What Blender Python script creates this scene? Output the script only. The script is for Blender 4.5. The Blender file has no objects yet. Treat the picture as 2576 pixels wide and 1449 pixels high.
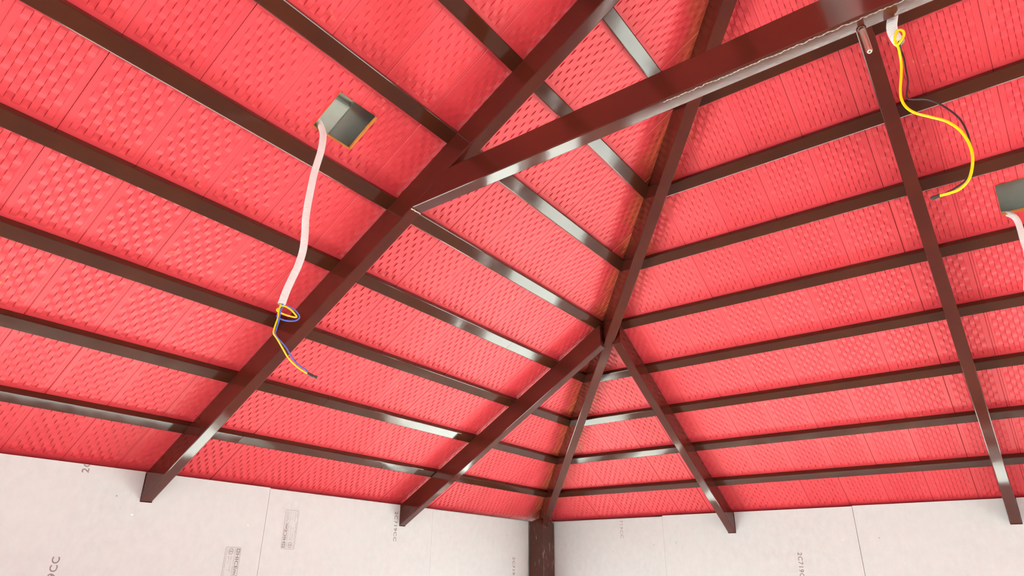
import bpy, bmesh, math, random
from mathutils import Vector, Matrix

random.seed(7)
SC = bpy.context.scene
COL = SC.collection

# ------------------------------------------------------------------ camera
CAM = Vector((4.2202, 2.9052, -0.3700))
YAW, PITCH, ROLL, FPX = 3.7871, 0.4217, 0.0113, 1640.6
fw = Vector((math.cos(YAW) * math.cos(PITCH), math.sin(YAW) * math.cos(PITCH), math.sin(PITCH)))
rt = Vector((math.sin(YAW), -math.cos(YAW), 0.0))
up = rt.cross(fw)
r2 = rt * math.cos(ROLL) + up * math.sin(ROLL)
u2 = up * math.cos(ROLL) - rt * math.sin(ROLL)
cd = bpy.data.cameras.new('camera')
cd.sensor_width = 36.0
cd.sensor_fit = 'HORIZONTAL'
cd.lens = FPX / 2576 * 36.0
cd.clip_start = 0.02
cam = bpy.data.objects.new('camera', cd)
cam.matrix_world = Matrix(((r2.x, u2.x, -fw.x, CAM.x), (r2.y, u2.y, -fw.y, CAM.y), (r2.z, u2.z, -fw.z, CAM.z), (0, 0, 0, 1)))
COL.objects.link(cam)
SC.camera = cam

# ------------------------------------------------------------------ light
SC.view_settings.view_transform = 'Standard'
SC.view_settings.look = 'None'
SC.view_settings.gamma = 1.0
SC.view_settings.use_curve_mapping = False
SC.view_settings.exposure = -0.07
W = bpy.data.worlds.new('sky')
SC.world = W
W.use_nodes = True
bg = W.node_tree.nodes['Background']
bg.inputs[0].default_value = (0.70, 0.94, 1.0, 1)
bg.inputs[1].default_value = 5.0
sd = bpy.data.lights.new('sun', 'SUN')
sd.energy = 52.0
sd.angle = math.radians(1.0)
sd.color = (0.93, 1.0, 0.95)
sun = bpy.data.objects.new('sun', sd)
sun.rotation_euler = Vector((0.30, 0.25, -0.92)).to_track_quat('-Z', 'Y').to_euler()
sun.location = (-3, -3, 8)
COL.objects.link(sun)

# ------------------------------------------------------------------ materials
def newmat(name, rough=0.5, spec=0.5, col=(0.5, 0.5, 0.5)):
    m = bpy.data.materials.new(name)
    m.use_nodes = True
    nt = m.node_tree
    b = nt.nodes['Principled BSDF']
    b.inputs['Base Color'].default_value = (*col, 1)
    b.inputs['Roughness'].default_value = rough
    b.inputs['Specular IOR Level'].default_value = spec
    return m, nt, b

def N(nt, kind, **kw):
    n = nt.nodes.new(kind)
    for k, v in kw.items():
        setattr(n, k, v)
    return n

def ramp(nt, src, stops, mode='LINEAR'):
    r = N(nt, 'ShaderNodeValToRGB')
    r.color_ramp.interpolation = mode
    el = r.color_ramp.elements
    while len(el) < len(stops):
        el.new(0.5)
    for e, (p, c) in zip(el, stops):
        e.position = p
        e.color = (c, c, c, 1) if isinstance(c, (int, float)) else (*c, 1)
    nt.links.new(src, r.inputs[0])
    return r.outputs[0]

def mix(nt, fac, a, b, blend='MIX'):
    m = N(nt, 'ShaderNodeMix', data_type='RGBA', blend_type=blend)
    for sock, v in ((m.inputs[0], fac), (m.inputs[6], a), (m.inputs[7], b)):
        if hasattr(v, 'is_output'):
            nt.links.new(v, sock)
        elif isinstance(v, (int, float)):
            sock.default_value = v
        else:
            sock.default_value = (*v, 1)
    return m.outputs[2]

def math_(nt, op, a, b=None, clamp=False):
    m = N(nt, 'ShaderNodeMath', operation=op, use_clamp=clamp)
    for sock, v in ((m.inputs[0], a), (m.inputs[1], b)):
        if v is None:
            continue
        if hasattr(v, 'is_output'):
            nt.links.new(v, sock)
        else:
            sock.default_value = v
    return m.outputs[0]

def noise(nt, vec, scale, detail=2.0, rough=0.5, stretch=None):
    if stretch:
        mp = N(nt, 'ShaderNodeMapping')
        mp.inputs['Scale'].default_value = stretch
        nt.links.new(vec, mp.inputs[0])
        vec = mp.outputs[0]
    n = N(nt, 'ShaderNodeTexNoise')
    n.inputs['Scale'].default_value = scale
    n.inputs['Detail'].default_value = detail
    n.inputs['Roughness'].default_value = rough
    nt.links.new(vec, n.inputs['Vector'])
    return n.outputs['Fac']

def bump(nt, b, h, strength, dist):
    bp = N(nt, 'ShaderNodeBump')
    bp.inputs['Strength'].default_value = strength
    bp.inputs['Distance'].default_value = dist
    nt.links.new(h, bp.inputs['Height'])
    nt.links.new(bp.outputs[0], b.inputs['Normal'])

def mat_tile():
    m, nt, b = newmat('red_tile_paint', 0.47, 0.5)
    geo = N(nt, 'ShaderNodeNewGeometry')
    pos = geo.outputs['Position']
    oi = N(nt, 'ShaderNodeObjectInfo')
    base = mix(nt, oi.outputs['Random'], (0.82, 0.060, 0.080), (0.90, 0.074, 0.094))
    mott = ramp(nt, noise(nt, pos, 9.0, 4.0), [(0.35, 0.0), (0.75, 1.0)])
    base = mix(nt, math_(nt, 'MULTIPLY', mott, 0.35), base, (0.88, 0.088, 0.098))
    # thin worn spots where the clay shows through, seldom and with ragged shapes
    w1 = ramp(nt, noise(nt, pos, 38.0, 5.0, 0.62, (1.0, 1.0, 2.2)), [(0.635, 0.0), (0.70, 1.0)])
    w2 = ramp(nt, noise(nt, pos, 3.1, 2.0), [(0.52, 0.0), (0.66, 1.0)])
    base = mix(nt, math_(nt, 'MULTIPLY', math_(nt, 'MULTIPLY', w1, w2), 0.6), base, (0.93, 0.38, 0.14))
    # orange primer overspray left along the hip rafter
    sep = N(nt, 'ShaderNodeSeparateXYZ')
    nt.links.new(pos, sep.inputs[0])
    d = math_(nt, 'ABSOLUTE', math_(nt, 'SUBTRACT', sep.outputs[0], sep.outputs[1]))
    dn = math_(nt, 'ADD', d, math_(nt, 'MULTIPLY', math_(nt, 'SUBTRACT', noise(nt, pos, 7.0, 3.0), 0.5), 0.22))
    hipf = ramp(nt, dn, [(0.03, 1.0), (0.135, 0.0)])
    base = mix(nt, math_(nt, 'MULTIPLY', hipf, 0.6), base, (0.74, 0.20, 0.06))
    nt.links.new(base, b.inputs['Base Color'])
    bump(nt, b, noise(nt, pos, 260.0, 3.0), 0.12, 0.0012)
    return m

def mat_steel(name, col, rough=0.16, scratch=False):
    m, nt, b = newmat(name, rough, 0.5, col)
    tc = N(nt, 'ShaderNodeTexCoord')
    obj = tc.outputs['Object']
    geo = N(nt, 'ShaderNodeNewGeometry')
    pos = geo.outputs['Position']
    n1 = noise(nt, pos, 6.0, 3.0)
    c = mix(nt, ramp(nt, n1, [(0.4, 0.0), (0.7, 1.0)]), col, (col[0] * 1.25, col[1] * 1.2, col[2] * 1.0))
    spots = ramp(nt, noise(nt, pos, 55.0, 6.0, 0.7), [(0.735, 0.0), (0.75, 1.0)])
    zone = ramp(nt, noise(nt, pos, 2.7, 2.0), [(0.55, 0.0), (0.68, 1.0)])
    c = mix(nt, math_(nt, 'MULTIPLY', spots, zone), c, (0.42, 0.17, 0.05))
    if scratch:
        sc1 = ramp(nt, noise(nt, pos, 70.0, 3.0, 0.6, (1.6, 1.6, 0.22)), [(0.60, 0.0), (0.64, 1.0)])
        sc2 = ramp(nt, noise(nt, pos, 9.0, 2.0), [(0.42, 0.0), (0.6, 1.0)])
        c = mix(nt, math_(nt, 'MULTIPLY', math_(nt, 'MULTIPLY', sc1, sc2), 0.7), c, (0.46, 0.34, 0.28))
    nt.links.new(c, b.inputs['Base Color'])
    rr = ramp(nt, noise(nt, pos, 14.0, 4.0), [(0.3, rough * 0.7), (0.75, rough * 1.7)])
    nt.links.new(rr, b.inputs['Roughness'])
    bump(nt, b, noise(nt, pos, 60.0, 4.0, 0.6), 0.06, 0.0008)
    return m

def mat_board():
    m, nt, b = newmat('fibre_cement_board', 0.75, 0.2)
    geo = N(nt, 'ShaderNodeNewGeometry')
    pos = geo.outputs['Position']
    n1 = noise(nt, pos, 26.0, 6.0, 0.65, (1, 1, 0.8))
    c = mix(nt, ramp(nt, n1, [(0.36, 0.0), (0.68, 1.0)]), (0.655, 0.70, 0.715), (0.715, 0.765, 0.78))
    n2 = noise(nt, pos, 3.0, 3.0)
    c = mix(nt, ramp(nt, n2, [(0.35, 0.0), (0.7, 0.6)]), c, (0.705, 0.755, 0.768))
    n3 = ramp(nt, noise(nt, pos, 9.0, 2.0, 0.5, (1, 1, 0.5)), [(0.72, 0.0), (0.86, 0.45)])
    c = mix(nt, n3, c, (0.45, 0.43, 0.42))
    nt.links.new(c, b.inputs['Base Color'])
    bump(nt, b, n1, 0.06, 0.001)
    return m

def mat_plain(name, col, rough, spec=0.4, nscale=30.0, amt=0.15):
    m, nt, b = newmat(name, rough, spec, col)
    geo = N(nt, 'ShaderNodeNewGeometry')
    f = noise(nt, geo.outputs['Position'], nscale, 4.0)
    dark = tuple(c * (1 - amt) for c in col)
    lite = tuple(min(1, c * (1 + amt)) for c in col)
    nt.links.new(mix(nt, f, dark, lite), b.inputs['Base Color'])
    return m

M_TILE = mat_tile()
M_STEEL = mat_steel('maroon_enamel', (0.085, 0.016, 0.011), 0.065)
M_POST = mat_steel('scratched_enamel', (0.075, 0.020, 0.013), 0.14, True)
M_PURL = mat_steel('brown_enamel', (0.066, 0.0165, 0.0085), 0.08)
M_BOARD = mat_board()
M_CLAY = mat_plain('cut_clay', (0.80, 0.30, 0.075), 0.8, 0.2, 60)
M_SHEET = mat_plain('grey_roof_sheet', (0.78, 0.82, 0.75), 0.42, 0.5, 40, 0.06)
M_WHITE = mat_plain('white_conduit', (0.80, 0.79, 0.80), 0.4, 0.45, 40, 0.04)
M_YEL = mat_plain('yellow_insulation', (0.98, 0.76, 0.005), 0.35, 0.5, 40, 0.05)
M_BLUE = mat_plain('blue_insulation', (0.07, 0.17, 0.75), 0.35, 0.5, 40, 0.05)
M_BLACK = mat_plain('black_insulation', (0.030, 0.026, 0.028), 0.4, 0.5, 40, 0.1)
M_TAPE = mat_plain('dark_tape', (0.055, 0.045, 0.04), 0.5, 0.5, 300, 0.6)
M_ROD = mat_plain('bare_steel_weld_glint', (0.55, 0.47, 0.40), 0.28, 0.7, 60, 0.25)  # bare hook rod; also stands in for highlights on the enamelled weld beads
M_ROD.node_tree.nodes['Principled BSDF'].inputs['Metallic'].default_value = 0.85
M_INK = mat_plain('grey_ink', (0.30, 0.27, 0.265), 0.8, 0.2, 160, 0.35)
M_INKP = mat_plain('pale_grey_ink', (0.46, 0.42, 0.405), 0.8, 0.2, 160, 0.25)
M_SCREW = mat_plain('filler_white', (0.93, 0.93, 0.93), 0.5, 0.4, 60, 0.03)
M_DARK = mat_plain('dark_backing', (0.03, 0.025, 0.022), 0.8, 0.2, 20, 0.2)
M_PLASTER = mat_plain('outer_plaster', (0.72, 0.69, 0.65), 0.8, 0.2, 8, 0.06)
M_FLOOR = mat_plain('concrete_floor', (0.41, 0.37, 0.33), 0.55, 0.4, 5, 0.15)
M_GROUND = mat_plain('sunlit_paving', (0.585, 0.60, 0.56), 0.9, 0.2, 3, 0.08)

# ------------------------------------------------------------------ helpers
def obj(name, bm, mat, parent=None, M=None, smooth=False):
    me = bpy.data.meshes.new(name)
    bmesh.ops.recalc_face_normals(bm, faces=bm.faces[:])
    bm.to_mesh(me)
    bm.free()
    for mt in (mat if isinstance(mat, (list, tuple)) else [mat]):
        me.materials.append(mt)
    if smooth:
        for p in me.polygons:
            p.use_smooth = True
    o = bpy.data.objects.new(name, me)
    COL.objects.link(o)
    if parent is not None:
        o.parent = parent
    if M is not None:
        o.matrix_basis = M
    return o

def tag(o, label, cat=None, group=None, kind=None):
    o['label'] = label
    if cat:
        o['category'] = cat
    if group:
        o['group'] = group
    if kind:
        o['kind'] = kind
    return o

def empty(name, loc=(0, 0, 0)):
    o = bpy.data.objects.new(name, None)
    o.empty_display_size = 0.05
    o.location = loc
    COL.objects.link(o)
    return o

def add_box(bm, lo, hi):
    vs = [bm.verts.new((x, y, z)) for x in (lo[0], hi[0]) for y in (lo[1], hi[1]) for z in (lo[2], hi[2])]
    for f in ((0, 1, 3, 2), (4, 6, 7, 5), (0, 4, 5, 1), (2, 3, 7, 6), (0, 2, 6, 4), (1, 5, 7, 3)):
        bm.faces.new([vs[i] for i in f])
    return bm

def tube_bm(lo, hi, r=0.003, seg=2):
    """rectangular steel tube: a box with rounded long edges"""
    bm = add_box(bmesh.new(), lo, hi)
    d = [hi[i] - lo[i] for i in range(3)]
    ax = d.index(max(d))
    es = [e for e in bm.edges if abs((e.verts[0].co - e.verts[1].co)[ax]) > d[ax] * 0.5]
    bmesh.ops.bevel(bm, geom=es, offset=r, segments=seg, affect='EDGES', profile=0.5)
    return bm

def clip(bm, co, no):
    bmesh.ops.bisect_plane(bm, geom=bm.verts[:] + bm.edges[:] + bm.faces[:], plane_co=co, plane_no=no, clear_outer=True)
    es = [e for e in bm.edges if e.is_boundary]
    if es:
        bmesh.ops.holes_fill(bm, edges=es, sides=0)

def catmull(pts, step):
    P = [Vector(p) for p in pts]
    P = [P[0] * 2 - P[1]] + P + [P[-1] * 2 - P[-2]]
    out = []
    for i in range(1, len(P) - 2):
        n = max(1, int((P[i + 1] - P[i]).length / step))
        for k in range(n):
            t = k / n
            a, b, c, d = P[i - 1], P[i], P[i + 1], P[i + 2]
            out.append(0.5 * ((2 * b) + (c - a) * t + (2 * a - 5 * b + 4 * c - d) * t * t + (3 * b - a - 3 * c + d) * t ** 3))
    out.append(P[-2])
    return out

def sweep(bm, path, rad, seg=10, caps=True):
    """rad: number or function(index, arclength)"""
    rings, s, prev, nrm = [], 0.0, None, None
    for i, p in enumerate(path):
        tg = (path[min(i + 1, len(path) - 1)] - path[max(i - 1, 0)])
        if tg.length < 1e-9:
            tg = Vector((0, 0, -1))
        tg.normalize()
        if nrm is None:
            nrm = tg.orthogonal().normalized()
        nrm = (nrm - tg * nrm.dot(tg)).normalized()
        bn = tg.cross(nrm)
        if prev is not None:
            s += (p - prev).length
        prev = p
        r = rad(i, s) if callable(rad) else rad
        rings.append([bm.verts.new(p + (nrm * math.cos(a) + bn * math.sin(a)) * r) for a in [2 * math.pi * k / seg for k in range(seg)]])
    for A, B in zip(rings, rings[1:]):
        for k in range(seg):
            bm.faces.new((A[k], A[(k + 1) % seg], B[(k + 1) % seg], B[k]))
    if caps:
        bm.faces.new(rings[0][::-1])
        bm.faces.new(rings[-1])
    return bm

# ------------------------------------------------------------------ roof geometry
T = 0.6007                       # tangent of the roof slope
TH = math.atan(T)
CS, SN = math.cos(TH), math.sin(TH)
G = 0.2743                       # purlin spacing in plan
Y1 = 0.2592                      # lower edge of first purlin in plan
HP = 0.03 * CS                   # purlin depth
PW = 0.0515                      # purlin width
RH = 0.0985                      # rafter depth
SPAN = 5.72
BW = 0.04                        # face of the wall boards
FLOOR = -2.0
# slope frames: local x across, local y up the slope, local z out through the roof
ML = Matrix(((1, 0, 0, 0), (0, CS, -SN, 0), (0, SN, CS, 0), (0, 0, 0, 1)))
MR = Matrix(((0, CS, -SN, 0), (-1, 0, 0, 0), (0, SN, CS, 0), (0, 0, 0, 1)))
MRW = Matrix(((0, CS, -SN, 0), (1, 0, 0, 0), (0, SN, CS, 0), (0, 0, 0, 1)))   # mirrored, for points only

# ------------------------------------------------------------------ setting: ground, floor, walls, upper deck
g = obj('ground', add_box(bmesh.new(), (-14, -14, FLOOR - 0.25), (20, 20, FLOOR - 0.12)), M_GROUND)
tag(g, 'pale sunlit paving around the building', 'ground', kind='structure')
f = obj('floor', add_box(bmesh.new(), (-0.12, -0.12, FLOOR - 0.119), (8.1, SPAN + 0.12, FLOOR)), M_FLOOR)
tag(f, 'brown grey concrete floor of the room', 'floor', kind='structure')

HEAD = -0.62                     # underside of the lintels
def wall_solid(name, boxes, label):
    bm = bmesh.new()
    for lo, hi in boxes:
        add_box(bm, lo, hi)
    return tag(obj(name, bm, M_PLASTER), label, 'wall', kind='structure')

HEAD_L = -0.72                   # lower lintel on the left side
wall_l = wall_solid('wall_left', [((-0.12, -0.13, HEAD_L), (8.1, -0.060, 0.085)), ((-0.12, -0.13, FLOOR), (0.12, -0.01, HEAD_L)),
                                  ((0.70, -0.13, FLOOR), (1.75, -0.01, HEAD_L)), ((3.60, -0.13, FLOOR), (4.40, -0.01, HEAD_L)), ((0.0, -0.060, HEAD_L), (8.1, 0.030, HEAD_L + 0.02))],  # middle pier is unseen, added to block light from the left opening
                    'off white board wall under the left roof slope')
wall_r = wall_solid('wall_right', [((-0.13, -0.03, HEAD), (-0.060, SPAN + 0.03, 0.085)), ((-0.13, 0.92, FLOOR), (-0.01, SPAN, -1.74)),
                                   ((-0.13, 0.05, -1.02), (-0.012, 0.92, HEAD)), ((-0.13, 0.45, FLOOR), (-0.012, 0.92, -1.02)),
                                   ((-0.13, 0.92, -1.61), (-0.01, SPAN, -1.38)), ((-0.13, 3.3, -1.74), (-0.01, 3.4, HEAD)), ((-0.060, 0.032, HEAD), (0.030, SPAN, HEAD + 0.02))],
                    'off white board wall under the right roof slope')
wall_solid('wall_back', [((-0.12, SPAN + 0.03, -0.7), (8.1, SPAN + 0.13, 0.02)), ((-0.12, SPAN + 0.03, FLOOR), (0.3, SPAN + 0.13, HEAD)), ((0.3, SPAN + 0.03, FLOOR), (7.8, SPAN + 0.13, -1.25)),  # low parapet out of view, added to cut light on the left slope
                         ((3.9, SPAN + 0.03, FLOOR), (4.2, SPAN + 0.13, HEAD)), ((7.8, SPAN + 0.03, FLOOR), (8.1, SPAN + 0.13, HEAD))],
           'plastered wall with wide openings behind the viewer')
wall_solid('wall_far', [((8.1, -0.12, -0.6), (8.2, SPAN + 0.12, 1.75)), ((8.1, -0.12, FLOOR), (8.2, 1.6, HEAD)), ((8.1, 4.2, FLOOR), (8.2, SPAN + 0.12, HEAD))],
           'plastered gable wall with a wide opening')

def prism(bm, pts, off0, off1, fz):
    """vertical prism between two surfaces z = fz(x, y) + off"""
    lo = [bm.verts.new((x, y, fz(x, y) + off0)) for x, y in pts]
    hi = [bm.verts.new((x, y, fz(x, y) + off1)) for x, y in pts]
    n = len(pts)
    bm.faces.new(lo[::-1])
    bm.faces.new(hi)
    for i in range(n):
        bm.faces.new((lo[i], lo[(i + 1) % n], hi[(i + 1) % n], hi[i]))

E0 = -0.55
H2 = SPAN / 2
bm = bmesh.new()
prism(bm, [(E0, E0), (8.6, E0), (8.6, H2), (H2, H2)], 0.155, 0.19, lambda x, y: T * y)
ceil_l = tag(obj('ceiling', bm, M_SHEET), 'left roof slope lined with rows of red embossed tiles', 'ceiling', kind='structure')
bm = bmesh.new()
prism(bm, [(E0, E0), (H2, H2), (E0, SPAN - E0)], 0.155, 0.19, lambda x, y: T * x)
ceil_r = tag(obj('ceiling.001', bm, M_SHEET), 'right hip end roof slope lined with rows of red embossed tiles', 'ceiling', kind='structure')
bm = bmesh.new()
prism(bm, [(E0, SPAN - E0), (H2, H2), (8.6, H2), (8.6, SPAN - E0)], 0.03, 0.06, lambda x, y: T * (SPAN - y))
prism(bm, [(5.06, -0.03), (8.6, -0.03), (8.6, H2), (5.06, H2)], 0.032, 0.06, lambda x, y: T * y)
tag(obj('ceiling.002', bm, M_TILE), 'red lining of the roof beyond the view', 'ceiling', kind='structure')

# ------------------------------------------------------------------ embossed tile
TL = 0.32
def tile_bm(width, lip):
    """local x 0..width, y 0..TL up the slope, z 0 = visible border, -z into the room"""
    bm = bmesh.new()
    gap, ch, th = 0.0005, 0.0022, 0.013
    x0, x1, y0, y1 = gap, width - gap, 0.001, TL - 0.001
    # body with chamfered lower rim
    def ring(i, z):
        return [bm.verts.new(p) for p in ((x0 + i, y0 + i, z), (x1 - i, y0 + i, z), (x1 - i, y1 - i, z), (x0 + i, y1 - i, z))]
    top, rim, low = ring(0, th), ring(0, ch), ring(ch * 0.8, 0.0)
    mx, my = 0.0195, 0.038
    px0, px1, py0, py1 = mx, width - mx, my, TL - my
    inn = [bm.verts.new(p) for p in ((px0, py0, 0), (px1, py0, 0), (px1, py1, 0), (px0, py1, 0))]
    bm.faces.new(top)
    # one long side carries a stepped lip that the next tile laps over
    sgn, ex = (1, x0) if lip == 0 else (-1, x1)
    s1 = [bm.verts.new((ex + sgn * 0.0085, y, 0.0016)) for y in (low[0].co.y, low[2].co.y)]
    s2 = [bm.verts.new((ex + sgn * 0.0105, y, 0.0)) for y in (low[0].co.y, low[2].co.y)]
    ia, ib = (0, 3) if lip == 0 else (1, 2)
    for i in (ia, ib):
        low[i].co.z = 0.0016
    for k in range(4):
        for A, B in ((top, rim), (rim, low)):
            bm.faces.new((A[k], A[(k + 1) % 4], B[(k + 1) % 4], B[k]))
    bm.faces.new((low[ia], s1[0], s1[1], low[ib]))
    bm.faces.new((s1[0], s2[0], s2[1], s1[1]))
    far_a, far_b = (1, 2) if lip == 0 else (0, 3)
    bm.faces.new((s2[0], inn[ia], inn[ib], s2[1]))
    bm.faces.new((low[far_a], low[far_b], inn[far_b], inn[far_a]))
    bm.faces.new((s2[0], low[far_a], inn[far_a], inn[ia]))
    bm.faces.new((s2[1], low[far_b], inn[far_b], inn[ib]))
    bm.faces.new((low[ia], s1[0], s2[0]))
    bm.faces.new((low[ib], s1[1], s2[1]))
    bm.faces.new((low[ia], s2[0], rim[ia]))
    bm.faces.new((low[ib], s2[1], rim[ib]))
    nc, nr, sg = 9, 9, 4
    HS = (0.0, 0.82, 1.0, 0.82, 0.0)
    cw, cl = (px1 - px0) / nc, (py1 - py0) / nr
    prof = []
    for par in (0, 1):                      # par 0: raised cells first
        L = []
        for r in range(nr):
            raised = (r + par) % 2 == 0
            for s in range(sg + 1):
                h = HS[s]
                z = -(0.0002 + 0.0015 * h) if raised else (0.0002 + 0.0017 * h)
                L.append((py0 + (r + s / sg) * cl, z, h))
        prof.append(L)
    n = len(prof[0])
    edges = []
    for c in range(nc):
        L = prof[c % 2]
        ua, ub = px0 + c * cw, px0 + (c + 1) * cw
        A, B = [], []
        for v, z, h in L:
            ins = 0.0009 * h
            A.append(bm.verts.new((ua + ins, v, z)))
            B.append(bm.verts.new((ub - ins, v, z)))
        for i in range(n - 1):
            if L[i + 1][0] - L[i][0] > 1e-7 or abs(L[i + 1][1] - L[i][1]) > 1e-7:
                bm.faces.new((A[i], A[i + 1], B[i + 1], B[i]))
        edges.append((A, B))
        # end steps to the border
        for i, vy in ((0, py0), (-1, py1)):
            a, b = bm.verts.new((ua, vy, 0)), bm.verts.new((ub, vy, 0))
            bm.faces.new((A[i], B[i], b, a))
    def wall(P, Q, D):
        for i in range(n - 1):
            if (P[i].co - P[i + 1].co).length < 1e-6 and (Q[i].co - Q[i + 1].co).length < 1e-6:
                continue
            bm.faces.new((P[i], P[i + 1], D[i + 1], D[i]))
            bm.faces.new((D[i], D[i + 1], Q[i + 1], Q[i]))
    for c in range(nc - 1):
        P, Q = edges[c][1], edges[c + 1][0]
        D = [bm.verts.new(((p.co.x + r.co.x) / 2, p.co.y, max(p.co.z, r.co.z) + 0.0030 * prof[0][i][2])) for i, (p, r) in enumerate(zip(P, Q))]
        wall(P, Q, D)
    for P, ux in ((edges[0][0], px0), (edges[-1][1], px1)):
        Z = [bm.verts.new((ux, v, 0)) for v, _, _ in prof[0]]
        D = [bm.verts.new(((p.co.x + r.co.x) / 2, p.co.y, max(p.co.z, 0.0) + (0.0030 * prof[0][i][2] if p.co.z < 0 else 0.0))) for i, (p, r) in enumerate(zip(P, Z))]
        wall(P, Z, D)
    return bm

def tile_mesh(width, lip):
    bm = tile_bm(width, lip)
    me = bpy.data.meshes.new('tile')
    bmesh.ops.recalc_face_normals(bm, faces=bm.faces[:])
    # the relief must face the room
    bm.faces.ensure_lookup_table()
    bm.to_mesh(me)
    bm.free()
    me.materials.append(M_TILE)
    me.materials.append(M_CLAY)
    return me

PXL, PXR = 0.2035, 0.2015
TILE_L, TILE_R = tile_mesh(PXL, 0), tile_mesh(PXR, 1)

# cut outs for the lamps: (plan centre across, half width, plan low, plan high) on each slope
HOLE_L = (3.2225, 0.0735, 1.4370, 1.5560)
HOLE_R = (3.1600, 0.0610, 1.4400, 1.5560)

def place_tile(slope, a, k):
    """a = plan coordinate of the tile's lower joint, k = course"""
    left = slope == 'L'
    pitch = PXL if left else PXR
    pl = Y1 + 0.022 + (k - 1) * G
    v0 = pl / CS
    jit = random.uniform(-0.0006, 0.0008)
    if left:
        M = ML @ Matrix.Translation((a, v0, HP + jit))
        # hip: keep x >= y
        if a + pitch < pl:
            return
        cut = a < pl + G
        planes = [(Vector((0, 0, 0)), Vector((-1, 1, 0)))]
    else:
        M = MR @ Matrix.Translation((-(a + pitch), v0, HP + jit))
        if a + pitch < pl or a > SPAN - pl:
            return
        cut = a < pl + G or a + pitch > SPAN - pl - G
        planes = [(Vector((0, 0, 0)), Vector((1, -1, 0))), (Vector((SPAN, 0, 0)), Vector((1, 1, 0)))]
    M = M @ Matrix.Rotation(random.uniform(-0.0015, 0.0015), 4, 'Z')
    me = TILE_L if left else TILE_R
    hole = HOLE_L if left else HOLE_R
    hs = abs(a + pitch / 2 - hole[0]) < hole[1] + pitch / 2 and pl < hole[3] and pl + G > hole[2]
    if cut or hs:
        bm = bmesh.new()
        bm.from_mesh(me)
        Mi = M.inverted()
        if cut:
            for co, no in planes:
                c = Mi @ co
                nn = (Mi.to_3x3() @ no).normalized()
                bmesh.ops.bisect_plane(bm, geom=bm.verts[:] + bm.edges[:] + bm.faces[:], plane_co=c, plane_no=nn, clear_outer=True)
        if not bm.faces:
            bm.free()
            return
        if hs:
            W3 = (lambda p: (p.x, p.y)) if left else (lambda p: (p.y, p.x))
            def P(u, v):
                return Vector((u, v, T * v + 0.03)) if left else Vector((v, u, T * v + 0.03))
            U = Vector((1, 0, 0)) if left else Vector((0, 1, 0))
            V = Vector((0, CS, SN)) if left else Vector((CS, 0, SN))
            for co, no in ((P(hole[0] - hole[1], 1.5), U), (P(hole[0] + hole[1], 1.5), U), (P(hole[0], hole[2]), V), (P(hole[0], hole[3]), V)):
                bmesh.ops.bisect_plane(bm, geom=bm.verts[:] + bm.edges[:] + bm.faces[:], plane_co=Mi @ co, plane_no=(Mi.to_3x3() @ no).normalized())
            kill = []
            for fc in bm.faces:
                w = M @ fc.calc_center_median()
                u, v = W3(w)
                vv = v + (w.z - T * v - 0.03) * CS * SN
                if abs(u - hole[0]) < hole[1] and hole[2] < vv < hole[3]:
                    kill.append(fc)
            bmesh.ops.delete(bm, geom=kill, context='FACES')
        me = bpy.data.meshes.new('tile')
        bm.to_mesh(me)
        bm.free()
        me.materials.append(M_TILE)
        me.materials.append(M_CLAY)
    o = bpy.data.objects.new('tile', me)
    COL.objects.link(o)
    o.parent = ceil_l if left else ceil_r
    o.matrix_basis = M
    return o

for k in range(0, 10):
    for n in range(-16, 11):
        a = 3.013 + n * PXL
        if -0.25 < a < 4.95:
            place_tile('L', a, k)
    for n in range(-15, 15):
        sh = -0.030 * max(0, 3.5 - k) / 3.5 if k < 4 else 0.0
        a = 2.766 + n * PXR + sh
        if -0.25 < a < SPAN:
            place_tile('R', a, k)

# ragged clay rims of the two cut outs
def rim(hole, left, parent, seed):
    rnd = random.Random(seed)
    bm = bmesh.new()
    hu, hv = hole[1], (hole[3] - hole[2]) / 2 / CS
    cu, cv = hole[0], ((hole[2] + hole[3]) / 2 + HP * SN) / CS
    pts = []
    nseg = 14
    for (a, b) in (((-1, -1), (1, -1)), ((1, -1), (1, 1)), ((1, 1), (-1, 1)), ((-1, 1), (-1, -1))):
        for i in range(nseg):
            t = i / nseg
            pts.append((a[0] + (b[0] - a[0]) * t, a[1] + (b[1] - a[1]) * t))
    outer, inner, back = [], [], []
    Mx = ML if left else MRW
    for (a, b) in pts:
        o = rnd.uniform(0.0001, 0.0010)
        i = rnd.uniform(0.0002, 0.0020) * (1.4 if (b < -0.9 or a < -0.9) == left else 0.35)
        outer.append(bm.verts.new(Mx @ Vector((cu + a * (hu + o), cv + b * (hv + o), HP - 0.0028))))
        inner.append(bm.verts.new(Mx @ Vector((cu + a * (hu - i), cv + b * (hv - i), HP + 0.004))))
        back.append(bm.verts.new(Mx @ Vector((cu + a * (hu - i * 0.6), cv + b * (hv - i * 0.6), HP + 0.0135))))
    n = len(pts)
    for A, B in ((outer, inner), (inner, back)):
        for k in range(n):
            bm.faces.new((A[k], A[(k + 1) % n], B[(k + 1) % n], B[k]))
    o = obj('cut_edge', bm, M_CLAY, parent)
    o['label'] = 'ragged orange clay edge of the square lamp cut out'
rim(HOLE_L, True, ceil_l, 3)
rim(HOLE_R, False, ceil_r, 5)

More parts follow.
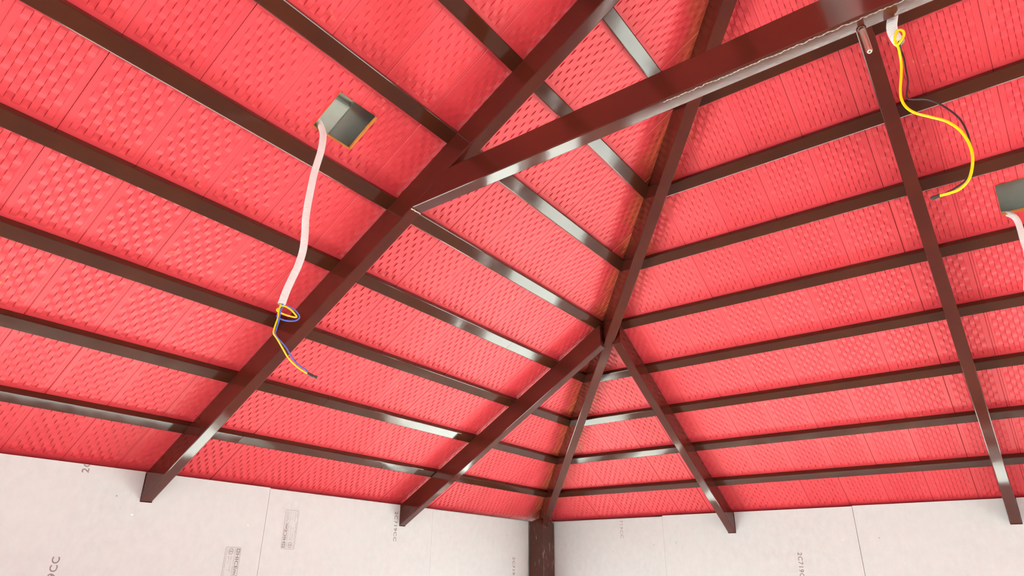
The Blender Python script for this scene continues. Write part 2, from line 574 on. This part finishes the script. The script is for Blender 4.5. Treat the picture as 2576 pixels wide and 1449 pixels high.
# folded grey sheet of the outer roof that shows through the cut outs
def sheet(parent, Mx, cu, cv, fold, label):
    bm = bmesh.new()
    hw, hh = 0.20, 0.24
    us = [hw, fold + 0.10, fold + 0.075, fold + 0.003, fold, fold - 0.003, fold - 0.02, fold - 0.09, -hw]
    zs = [0.060, 0.050, 0.024, 0.036, 0.037, 0.043, 0.066, 0.078, 0.085]
    vs = [(-hh, 0.0), (0.028, 0.0), (0.034, 0.003), (0.038, 0.014), (0.044, 0.020), (0.050, 0.012), (0.058, 0.008), (hh, 0.008)]
    rows = []
    for v, dz in vs:
        rows.append([bm.verts.new(Mx @ Vector((cu + u, cv + v, HP + z + (dz if z < 0.042 else 0)))) for u, z in zip(us, zs)])
    for A, B in zip(rows, rows[1:]):
        for i in range(len(us) - 1):
            bm.faces.new((A[i], A[i + 1], B[i + 1], B[i]))
    bmesh.ops.solidify(bm, geom=bm.faces[:], thickness=0.0015)
    o = obj('roof_sheet', bm, M_SHEET, parent)
    o['label'] = label
sheet(ceil_l, ML, 3.2225, (1.4965 + HP * SN) / CS, 0.0, 'folded grey green sheet seen through the lamp cut out')
sheet(ceil_r, MRW, 3.20, (1.498 + HP * SN) / CS, 0.09, 'folded grey green sheet seen through the lamp cut out')

# ------------------------------------------------------------------ purlins
ORD = ['first', 'second', 'third', 'fourth', 'fifth', 'sixth', 'seventh', 'eighth', 'ninth']
def purlin(left, i):
    pl = Y1 + (i - 1) * G
    v = pl / CS
    side = 'left' if left else 'right'
    label = '%s brown steel purlin up from the wall on the %s roof slope' % (ORD[i - 1], side)
    start = pl + PW * CS + 0.028                # meets the side of the hip rafter
    grp = 'purlins of the %s roof slope' % side
    if left:
        segs = [(start, 8.1)]
        splice = {1: 2.662, 2: 2.455, 4: 1.845}.get(i)
        if splice:
            segs = [(start, splice - 0.0008), (splice + 0.0008, 8.1)]
        M = ML
    else:
        segs = [(-(SPAN - start), -start)]
        M = MR
    def one(s, dz=0.0):
        bm = tube_bm((s[0], v, 0.0 + dz), (s[1], v + PW, HP - 0.0004), 0.0032)
        # mitre the hip ends
        lo, hi = (s[0], s[1])
        if left and abs(s[0] - start) < 1e-6:
            for vt in bm.verts:
                if abs(vt.co.x - s[0]) < 1e-5:
                    vt.co.x = (vt.co.y * CS - vt.co.z * SN) + 0.020
        if not left:
            for vt in bm.verts:
                pln = vt.co.y * CS - vt.co.z * SN
                if abs(vt.co.x - s[1]) < 1e-5:
                    vt.co.x = -(pln + 0.020)
                elif abs(vt.co.x - s[0]) < 1e-5:
                    vt.co.x = -(SPAN - pln - 0.020)
        return bm
    if len(segs) == 1:
        o = obj('purlin', one(segs[0]), M_PURL, None, M)
        tag(o, label, 'purlin', grp)
    else:
        e = empty('purlin')
        e.matrix_basis = M
        tag(e, label, 'purlin', grp)
        for j, s in enumerate(segs):
            t = obj('tube', one(s, 0.0), M_PURL, e)
            if j == 0:
                t.matrix_basis = Matrix.Translation((s[1], v, 0)) @ Matrix.Rotation(0.0012, 4, 'Y') @ Matrix.Rotation(0.02, 4, 'X') @ Matrix.Translation((-s[1], -v, 0))
for i in range(1, 10):
    purlin(True, i)
    purlin(False, i)

# ------------------------------------------------------------------ rafters
def rafter(left, a0, a1, top, label):
    """a0..a1 across; foot cut plumb in the wall slot, head stopping at plan coordinate top"""
    v1 = (top + 0.1) / CS
    if left:
        bm = tube_bm((a0, -0.2, -RH), (a1, v1, -0.0003), 0.0035)
    else:
        bm = tube_bm((-a1, -0.2, -RH), (-a0, v1, -0.0003), 0.0035)
    M = ML if left else MR
    Mi = M.inverted()
    ax = Vector((0, 1, 0)) if left else Vector((1, 0, 0))
    for co, sg in ((ax * -0.028, -1), (ax * top, 1)):
        clip(bm, Mi @ co, (Mi.to_3x3() @ (ax * sg)).normalized())
    o = obj('rafter', bm, M_STEEL, None, M)
    return tag(o, label, 'rafter')

AX0, AX1 = 2.8585, 2.9065
BX0, BX1 = 1.4065, 1.4540
CY0, CY1 = 1.4265, 1.4740
DY0, DY1 = 2.8345, 2.8825
rafter(True, AX0, AX1, H2 - 0.0, 'long brown steel rafter on the left slope that the cross beam is welded to')
rb = rafter(True, BX0, BX1, BX0 - 0.02, 'short brown steel rafter on the left slope running into the hip rafter')
rc = rafter(False, CY0, CY1, CY0 - 0.02, 'short brown steel rafter on the right slope running into the hip rafter')
rafter(False, DY0, DY1, H2 - 0.06, 'long brown steel rafter on the right slope at the right edge')

# hip rafter along x = y
TH2 = T / math.sqrt(2)
th2 = math.atan(TH2)
c2, s2 = math.cos(th2), math.sin(th2)
q = 1 / math.sqrt(2)
# local x across (1,-1), local y up the hip, local z up
MH = Matrix(((q, q * c2, -q * s2, 0), (-q, q * c2, -q * s2, 0), (0, s2, c2, 0), (0, 0, 0, 1)))
HW = 0.025
hd = 0.1135 * c2
bm = tube_bm((-HW, 0.10 / (q * c2), -hd), (HW, (H2 + 0.02) / (q * c2), 0.014), 0.0035)
Mi = MH.inverted()
clip(bm, Mi @ Vector((0.115, 0.115, 0)), (Mi.to_3x3() @ Vector((-1, -1, 0))).normalized())
hip = obj('hip_rafter', bm, M_STEEL, None, MH)
tag(hip, 'brown steel hip rafter climbing from the corner post between the two slopes', 'rafter')

# cross beam in the plane of the long left rafter
BZ0, BZ1 = 0.779, 0.8755
bm = tube_bm((AX0, 1.20, BZ0), (AX1, 4.50, BZ1), 0.0035)
# cut along the underside of the rafter
under = RH / CS
clip(bm, Vector((0, (BZ0 + under) / T, BZ0)), Vector((0, -T, 1)))
tie = empty('cross_beam', (0, 0, 0))
tag(tie, 'thick brown steel cross beam running from the long rafter to the upper right', 'beam')
obj('tube', bm, M_STEEL, tie)
# wavy weld run along the lower edge and the joint bead at the rafter; pale metal paints in their enamel's highlights
rnd = random.Random(11)
path = []
yy = 2.40
while yy < 3.10:
    path.append(Vector((AX1 - 0.007 + rnd.uniform(-0.0022, 0.0022), yy, BZ0 - 0.0006)))
    yy += 0.007
wb = obj('weld_bead', sweep(bmesh.new(), catmull(path, 0.002), lambda i, s: 0.0013 + 0.0004 * math.sin(s * 620), 6), M_ROD, tie, None, True)
wb['label'] = 'rippled weld run along the lower edge of the beam'
yj = (BZ0 + under) / T
path = [Vector((AX0 + 0.002 + t * 0.0445, yj - 0.004 + rnd.uniform(-0.0015, 0.0015), BZ0 - 0.003)) for t in [i / 12 for i in range(13)]]
wb = obj('weld_bead', sweep(bmesh.new(), path, lambda i, s: 0.0026 + 0.001 * (i % 2), 6), M_ROD, tie, None, True)
wb['label'] = 'rough weld across the joint of beam and rafter'

# fan hook: short bent rod under the beam
hk = empty('fan_hook', (2.862, 2.870, 0.779))
tag(hk, 'short bare steel rod hook welded under the cross beam', 'hook')
hp = catmull([(2.868, 2.8685, 0.782), (2.8645, 2.8690, 0.768), (2.8620, 2.8700, 0.745), (2.8615, 2.8712, 0.7155)], 0.004)
dr = (hp[-1] - hp[-2]).normalized()
rr_ = [0.0070] * len(hp) + [0.0066, 0.0055, 0.0036, 0.0012]
hp = hp + [hp[-1] + dr * d for d in (0.0022, 0.0042, 0.0058, 0.0066)]
bmh = sweep(bmesh.new(), hp, lambda i, s: rr_[i], 14, True)
o = obj('rod', bmh, M_ROD, hk, None, True)
o.matrix_basis = Matrix.Translation((-2.862, -2.870, -0.779))
bmh = sweep(bmesh.new(), [Vector((2.866, 2.8675, 0.7835)), Vector((2.866, 2.8678, 0.7775)), Vector((2.8655, 2.8680, 0.774))], lambda i, s: (0.012, 0.0105, 0.0075)[i], 12)
o = obj('weld_collar', bmh, M_STEEL, hk, None, True)
o.matrix_basis = Matrix.Translation((-2.862, -2.870, -0.779))

# ------------------------------------------------------------------ corner post
bm = tube_bm((0.046, 0.042, FLOOR), (0.186, 0.166, 0.035), 0.008, 4)
Mz = Vector((0.115, 0.115, 0.010))
clip(bm, Mz, Vector((-T * 0.5, -T * 0.5, 1)))
post = obj('corner_post', bm, M_POST)
tag(post, 'scratched brown steel corner post between the two board walls', 'post')

# ------------------------------------------------------------------ wall boards with slots for the rafters
def board(parent, left, a0, a1, slots, top):
    """board polygon in wall plane, extruded 8 mm"""
    hd_ = HEAD_L if left else HEAD
    pts = [(a0, hd_), (a1, hd_), (a1, top)]
    for s0, s1 in sorted(slots, reverse=True):
        if a0 < s0 and s1 < a1:
            zb = T * BW - RH / CS - 0.0035
            pts += [(s1 + 0.003, top), (s1 + 0.001, zb), (s0 - 0.001, zb), (s0 - 0.003, top)]
    pts.append((a0, top))
    bm = bmesh.new()
    P = (lambda u, z, d: (u, d, z)) if left else (lambda u, z, d: (d, u, z))
    fr = [bm.verts.new(P(u, z, BW)) for u, z in pts]
    bk = [bm.verts.new(P(u, z, BW - 0.008)) for u, z in pts]
    bm.faces.new(fr)
    bm.faces.new(bk[::-1])
    for i in range(len(pts)):
        j = (i + 1) % len(pts)
        bm.faces.new((fr[i], fr[j], bk[j], bk[i]))
    return obj('board', bm, M_BOARD, parent)

SL = [(AX0, AX1), (BX0, BX1)]
SR = [(CY0, CY1), (DY0, DY1)]
lb = [board(wall_l, True, a, b, SL, t) for a, b, t in ((0.190, 1.1835, 0.019), (1.1845, 2.3165, 0.0195), (2.3185, 3.52, 0.0235), (3.522, 4.74, 0.0245), (4.742, 5.96, 0.0245), (5.962, 7.18, 0.0245), (7.182, 8.09, 0.0245))]
rbd = [board(wall_r, False, a, b, SR, t) for a, b, t in ((0.152, 1.0020, 0.0205), (1.0030, 2.1400, 0.0265), (2.1422, 3.34, 0.0295), (3.342, 4.5, 0.0295), (4.502, 5.68, 0.0295))]

# ink stamps -----------------------------------------------------------------
def text_mesh(body, size, spacing=1.0, bold=0.0):
    cu = bpy.data.curves.new('stamp', 'FONT')
    cu.body = body
    cu.size = size
    cu.space_character = spacing
    cu.offset = bold
    cu.resolution_u = 3
    o = bpy.data.objects.new('stamp', cu)
    COL.objects.link(o)
    dg = bpy.context.evaluated_depsgraph_get()
    me = bpy.data.meshes.new_from_object(o.evaluated_get(dg))
    bpy.data.objects.remove(o)
    return me

def wall_frame(left, down):
    r = Vector((-1, 0, 0)) if left else Vector((0, 1, 0))
    z = Vector((0, 0, 1))
    return ((-z, r) if down else (z, -r))

def put_text(parent, left, body, size, pos, down, spacing=1.0, mat=None, bold=0.0, fit=None, tilt=0.0, top=None):
    """pos = (across, height) of the baseline start; fit = wanted run length"""
    me = text_mesh(body, size, spacing, bold)
    me.materials.clear()
    me.materials.append(mat or M_INK)
    if fit and len(me.vertices):
        xs = [v.co.x for v in me.vertices]
        k = fit / max(1e-6, max(xs) - min(xs))
        for v in me.vertices:
            v.co.x = (v.co.x - min(xs)) * k
    if top is not None:                     # cut at the upper edge of the board
        bm = bmesh.new()
        bm.from_mesh(me)
        cx = (pos[1] - top) if down else (top - pos[1])
        bmesh.ops.bisect_plane(bm, geom=bm.verts[:] + bm.edges[:] + bm.faces[:], plane_co=(cx, 0, 0), plane_no=(-1, 0, 0) if down else (1, 0, 0), clear_outer=True)
        bm.to_mesh(me)
        bm.free()
    ex, ey = wall_frame(left, down)
    if tilt:
        ex, ey = ex * math.cos(tilt) + ey * math.sin(tilt), ey * math.cos(tilt) - ex * math.sin(tilt)
    ez = ex.cross(ey)
    p = Vector((pos[0], BW + 0.0004, pos[1])) if left else Vector((BW + 0.0004, pos[0], pos[1]))
    o = bpy.data.objects.new('stamp', me)
    COL.objects.link(o)
    o.parent = parent
    o.matrix_basis = Matrix(((ex.x, ey.x, ez.x, p.x), (ex.y, ey.y, ez.y, p.y), (ex.z, ey.z, ez.z, p.z), (0, 0, 0, 1)))
    o['label'] = 'grey ink lettering stamped on the board'
    return o

CODE = '2C719CC'
put_text(lb[1], True, CODE, 0.032, (1.4955, -0.0185), True, 1.15, M_INK, 0.0006, 0.158, 0.02)
put_text(lb[0], True, CODE, 0.036, (0.3740, -0.2235), True, 1.15, M_INK, 0.0006, 0.170)
put_text(rbd[0], False, CODE, 0.030, (0.6925, 0.0600), True, 1.15, M_INKP, 0.0005, 0.163, 0.0, 0.0195)
put_text(rbd[1], False, CODE, 0.034, (1.8130, -0.2065), True, 1.15, M_INK, 0.0006, 0.158, -0.05)
put_text(lb[2], True, CODE, 0.036, (3.1240, -0.0080), False, 1.15, M_INK, 0.0006, 0.165, 0.0, 0.0225)
put_text(lb[2], True, CODE, 0.036, (3.1420, -0.4700), False, 1.15, M_INK, 0.0006, 0.162)

def frame_bm(w, h, r, t):
    bm = bmesh.new()
    def loop(w, h, r):
        out = []
        for cx, cy, a0 in ((w - r, h - r, 0), (r - w, h - r, 90), (r - w, r - h, 180), (w - r, r - h, 270)):
            for k in range(5):
                a = math.radians(a0 + 22.5 * k)
                out.append((cx + r * math.cos(a), cy + r * math.sin(a)))
        return out
    A = [bm.verts.new((x, y, 0)) for x, y in loop(w, h, r)]
    B = [bm.verts.new((x, y, 0)) for x, y in loop(w - t, h - t, r - t)]
    n = len(A)
    for i in range(n):
        bm.faces.new((A[i], A[(i + 1) % n], B[(i + 1) % n], B[i]))
    return bm

def maker_stamp(parent, centre, down, tilt):
    """framed maker's stamp; local x = reading direction (0.176 long), local y = letter height direction"""
    ex, ey = wall_frame(True, down)
    ex, ey = ex * math.cos(tilt) + ey * math.sin(tilt), ey * math.cos(tilt) - ex * math.sin(tilt)
    ez = ex.cross(ey)
    def place(o, x, y):
        p = Vector((centre[0], BW + 0.0004, centre[1])) + ex * x + ey * y
        o.parent = parent
        o.matrix_basis = Matrix(((ex.x, ey.x, ez.x, p.x), (ex.y, ey.y, ez.y, p.y), (ex.z, ey.z, ez.z, p.z), (0, 0, 0, 1)))
        o['label'] = 'grey ink stamp with frame and small print on the board'
    place(obj('stamp', frame_bm(0.088, 0.0375, 0.006, 0.0013), M_INK), 0, 0)
    def tx(body, size, x, y, fit, mat=M_INK, bold=0.0):
        me = text_mesh(body, size, 1.0, bold)
        me.materials.clear()
        me.materials.append(mat)
        xs = [v.co.x for v in me.vertices]
        kx = fit / (max(xs) - min(xs))
        for v in me.vertices:
            v.co.x = (v.co.x - min(xs)) * kx
        o = bpy.data.objects.new('stamp', me)
        COL.objects.link(o)
        place(o, x, y)
    tx('HICEm', 0.0235, -0.062, 0.0165, 0.086, M_INK, 0.0004)
    tx('FLEXO', 0.0190, 0.036, 0.0175, 0.044, M_INKP)
    tx('FIBRE CEMENT BOARD', 0.0090, -0.082, 0.0065, 0.106, M_INKP)
    tx('SIZE 1.2 X 4.12 MM', 0.0095, -0.050, -0.0080, 0.062, M_INKP)
    tx('BATCH        6', 0.0095, -0.050, -0.0195, 0.058, M_INKP)
    tx('RAMCO INDUSTRIES LIMITED', 0.0088, -0.082, -0.0330, 0.116, M_INKP)
    tx('INDIA', 0.0080, 0.056, -0.0330, 0.022, M_INKP)
    tx('ASBESTOS FREE', 0.0075, 0.036, 0.0045, 0.046, M_INKP)
    tx('1. Non Toxic', 0.0075, 0.036, -0.0080, 0.046, M_INKP)
    tx('FIRE PROOF', 0.0075, 0.036, -0.0225, 0.046, M_INKP)
    # divider, square block mark and oval mark
    bm = bmesh.new()
    def rect(x0, y0, x1, y1):
        bm.faces.new([bm.verts.new(p) for p in ((x0, y0, 0), (x1, y0, 0), (x1, y1, 0), (x0, y1, 0))])
    rect(0.028, 0.008, 0.0292, 0.0375)
    for i in range(3):
        for j in range(3):
            if (i, j) != (1, 1):
                rect(-0.083 + i * 0.0062, 0.0165 + j * 0.0062, -0.0780 + i * 0.0062, 0.0213 + j * 0.0062)
    place(obj('stamp', bm, M_INK), 0, 0)
    place(obj('stamp', frame_bm(0.0125, 0.0105, 0.0085, 0.0022), M_INK), -0.070, -0.0105)
    tx('S', 0.0170, -0.0745, -0.0165, 0.009, M_INK, 0.0003)

maker_stamp(lb[1], (2.1760, -0.1555), False, 0.0)
maker_stamp(lb[2], (2.4565, -0.3345), True, 0.0)

# screw heads and plugged holes
def screw(parent, left, u, z, r, mat, name, label):
    bm = bmesh.new()
    bmesh.ops.create_uvsphere(bm, u_segments=10, v_segments=6, radius=r)
    for v in bm.verts:
        v.co.z *= 0.25
    p = Vector((u, BW, z)) if left else Vector((BW, u, z))
    R = Matrix.Rotation(math.pi / 2, 4, 'X') if left else Matrix.Rotation(math.pi / 2, 4, 'Y')
    o = obj(name, bm, mat, parent, Matrix.Translation(p) @ R, True)
    o['label'] = label
screw(lb[2], True, 2.9255, -0.144, 0.0058, M_SCREW, 'screw_cap', 'round white screw cap')
screw(lb[2], True, 2.4058, -0.1526, 0.0050, M_SCREW, 'screw_cap', 'round white screw cap')
screw(rbd[1], False, 2.0626, -0.1459, 0.0045, M_SCREW, 'screw_cap', 'round white screw cap')
for par, lf, u, z in ((rbd[0], False, 0.6291, -0.1867), (rbd[1], False, 1.083, -0.140), (rbd[0], False, 0.93, -0.15), (lb[0], True, 0.44, -0.09), (lb[0], True, 0.70, -0.12), (lb[2], True, 3.00, -0.08), (rbd[2], False, 2.245, -0.14)):
    screw(par, lf, u, z, 0.0026, M_INK, 'nail_hole', 'small dark nail hole')

# ------------------------------------------------------------------ conduits and wires
def conduit(name, label, path, rad, wires, tape, grp='flexible conduits hanging from the roof'):
    base = Vector(path[0])
    e = empty(name, base)
    tag(e, label, 'conduit', grp)
    Mo = Matrix.Translation(-base)
    p = catmull(path, 0.0011)
    # even ribs
    o = obj('corrugated_tube', sweep(bmesh.new(), p, lambda i, s: rad * (1.0 + 0.06 * math.sin(2 * math.pi * s / 0.0046)), 16, False), M_WHITE, e, Mo, True)
    for mat, r, pts, lab in wires:
        w = obj('wire', sweep(bmesh.new(), catmull(pts, 0.003), r, 8), mat, e, Mo, True)
        w['label'] = lab
    if tape:
        rn = random.Random(3)
        tp = catmull(tape, 0.003)
        t = obj('tape_wrap', sweep(bmesh.new(), tp, lambda i, s: 0.0042 + rn.uniform(-0.0010, 0.0010), 8), M_TAPE, e, Mo, True)
        t['label'] = 'dark insulating tape around the bare wire ends'
    return e

c1 = [(3.335, 1.405, 0.955), (3.303, 1.418, 0.942), (3.2815, 1.4335, 0.9265), (3.2715, 1.4435, 0.9060), (3.2700, 1.4595, 0.8720), (3.2757, 1.4730, 0.8300), (3.2818, 1.4799, 0.7836), (3.2881, 1.4758, 0.7183), (3.2905, 1.4743, 0.6628), (3.2919, 1.4734, 0.6089), (3.2915, 1.4736, 0.5567), (3.2876, 1.4761, 0.5065), (3.2864, 1.4769, 0.4568), (3.2915, 1.4736, 0.4092), (3.2999, 1.4683, 0.3691), (3.3079, 1.4631, 0.3288), (3.3133, 1.4597, 0.2898)]
c1y = [(3.3110, 1.4610, 0.300), (3.3147, 1.4588, 0.2872), (3.3162, 1.4578, 0.2790), (3.3207, 1.4549, 0.2748), (3.3174, 1.4571, 0.2686), (3.2954, 1.4711, 0.2613), (3.2775, 1.4826, 0.2600), (3.2845, 1.4811, 0.2689), (3.2959, 1.4748, 0.2793), (3.3085, 1.4668, 0.2850), (3.3166, 1.4616, 0.2823), (3.3172, 1.4591, 0.2675), (3.3160, 1.4579, 0.2509), (3.3189, 1.4561, 0.2282), (3.3197, 1.4556, 0.2083), (3.3105, 1.4614, 0.1945), (3.2949, 1.4714, 0.1688), (3.2816, 1.4800, 0.1472), (3.2655, 1.4903, 0.1303), (3.2491, 1.5008, 0.1177), (3.2350, 1.5098, 0.1101)]
c1b = [(3.3100, 1.4600, 0.300), (3.3122, 1.4604, 0.2877), (3.3147, 1.4588, 0.2736), (3.3174, 1.4571, 0.2619), (3.3180, 1.4566, 0.2539), (3.3108, 1.4613, 0.2496), (3.2962, 1.4706, 0.2466), (3.2796, 1.4812, 0.2495), (3.2721, 1.4861, 0.2575), (3.2739, 1.4869, 0.2663), (3.2866, 1.4797, 0.2799), (3.3010, 1.4705, 0.2864), (3.3093, 1.4652, 0.2848), (3.3144, 1.4620, 0.2714), (3.3135, 1.4610, 0.2514), (3.3145, 1.4590, 0.2286), (3.3161, 1.4580, 0.2085), (3.3096, 1.4622, 0.1965), (3.2913, 1.4739, 0.1765), (3.2790, 1.4818, 0.1573), (3.2669, 1.4895, 0.1398), (3.2549, 1.4972, 0.1285), (3.2406, 1.5064, 0.1196), (3.2370, 1.5086, 0.1130)]
c1t = [(3.2368, 1.5086, 0.1120), (3.2271, 1.5149, 0.1070), (3.2158, 1.5221, 0.1032)]
conduit('conduit', 'long white corrugated conduit hanging from the square hole with yellow and blue wires', c1, 0.0098,
        [(M_YEL, 0.0022, c1y, 'yellow wire'), (M_BLUE, 0.0019, c1b, 'blue wire')], c1t)

c2p = [(2.815, 2.960, 0.94), (2.826, 2.945, 0.865), (2.8300, 2.9371, 0.8283), (2.8310, 2.9302, 0.8022), (2.8320, 2.9238, 0.7784), (2.8320, 2.9234, 0.7572), (2.8320, 2.9270, 0.7362), (2.8325, 2.9305, 0.7274)]
c2y = [(2.8320, 2.9290, 0.7350), (2.8300, 2.9310, 0.7430), (2.8360, 2.9310, 0.7396), (2.8400, 2.9244, 0.7270), (2.8400, 2.9217, 0.7216), (2.8400, 2.9241, 0.7179), (2.8400, 2.9308, 0.7234), (2.8400, 2.9394, 0.7347), (2.8420, 2.9420, 0.7437), (2.8430, 2.9382, 0.7518), (2.8440, 2.9313, 0.7524), (2.8430, 2.9251, 0.7419), (2.8400, 2.9216, 0.7287), (2.8360, 2.9239, 0.7204), (2.8320, 2.9241, 0.7063), (2.8220, 2.9211, 0.6805), (2.8220, 2.9148, 0.6501), (2.8220, 2.9061, 0.6158), (2.8220, 2.9031, 0.5900), (2.8220, 2.9073, 0.5664), (2.8220, 2.9194, 0.5457), (2.8220, 2.9425, 0.5242), (2.8220, 2.9660, 0.5019), (2.8220, 2.9819, 0.4745), (2.8220, 2.9891, 0.4467), (2.8220, 2.9907, 0.4219), (2.8220, 2.9880, 0.3992), (2.8220, 2.9802, 0.3743), (2.8220, 2.9698, 0.3552), (2.8220, 2.9537, 0.3429), (2.8220, 2.9350, 0.3398), (2.8220, 2.9188, 0.3402)]
c2b = [(2.8300, 2.9291, 0.7352), (2.8220, 2.9281, 0.7250), (2.8120, 2.9284, 0.7187), (2.8120, 2.9290, 0.6952), (2.8120, 2.9264, 0.6681), (2.8120, 2.9235, 0.6360), (2.8120, 2.9152, 0.6072), (2.8120, 2.9146, 0.5933), (2.8120, 2.9251, 0.5859), (2.8120, 2.9453, 0.5758), (2.8120, 2.9629, 0.5565), (2.8120, 2.9784, 0.5301), (2.8120, 2.9896, 0.5024), (2.8120, 2.9938, 0.4704), (2.8120, 2.9932, 0.4413), (2.8120, 2.9917, 0.4178), (2.8120, 2.9860, 0.3963), (2.8120, 2.9785, 0.3786), (2.8120, 2.9660, 0.3620), (2.8120, 2.9448, 0.3515), (2.8150, 2.9268, 0.3450), (2.8200, 2.9176, 0.3420)]
c2t = [(2.8200, 2.9205, 0.3415), (2.8190, 2.9104, 0.3406), (2.8180, 2.9026, 0.3397)]
conduit('conduit', 'short white corrugated conduit behind the cross beam with yellow and black wires', c2p, 0.0106,
        [(M_YEL, 0.0029, c2y, 'yellow wire'), (M_BLACK, 0.0019, c2b, 'black wire')], c2t)

c3p = [(1.4028, 3.0667, 0.9226), (1.4066, 3.0881, 0.9169), (1.4173, 3.1060, 0.9073), (1.4311, 3.1208, 0.8956), (1.4402, 3.1322, 0.8771), (1.4406, 3.1374, 0.8549), (1.4406, 3.1374, 0.8215), (1.4405, 3.1351, 0.7843), (1.4404, 3.1351, 0.7517), (1.4401, 3.1310, 0.7128), (1.4387, 3.1132, 0.6471), (1.4374, 3.0974, 0.5894)]
conduit('conduit', 'white corrugated conduit bending out of the hole at the right edge', c3p, 0.0100, [], None)
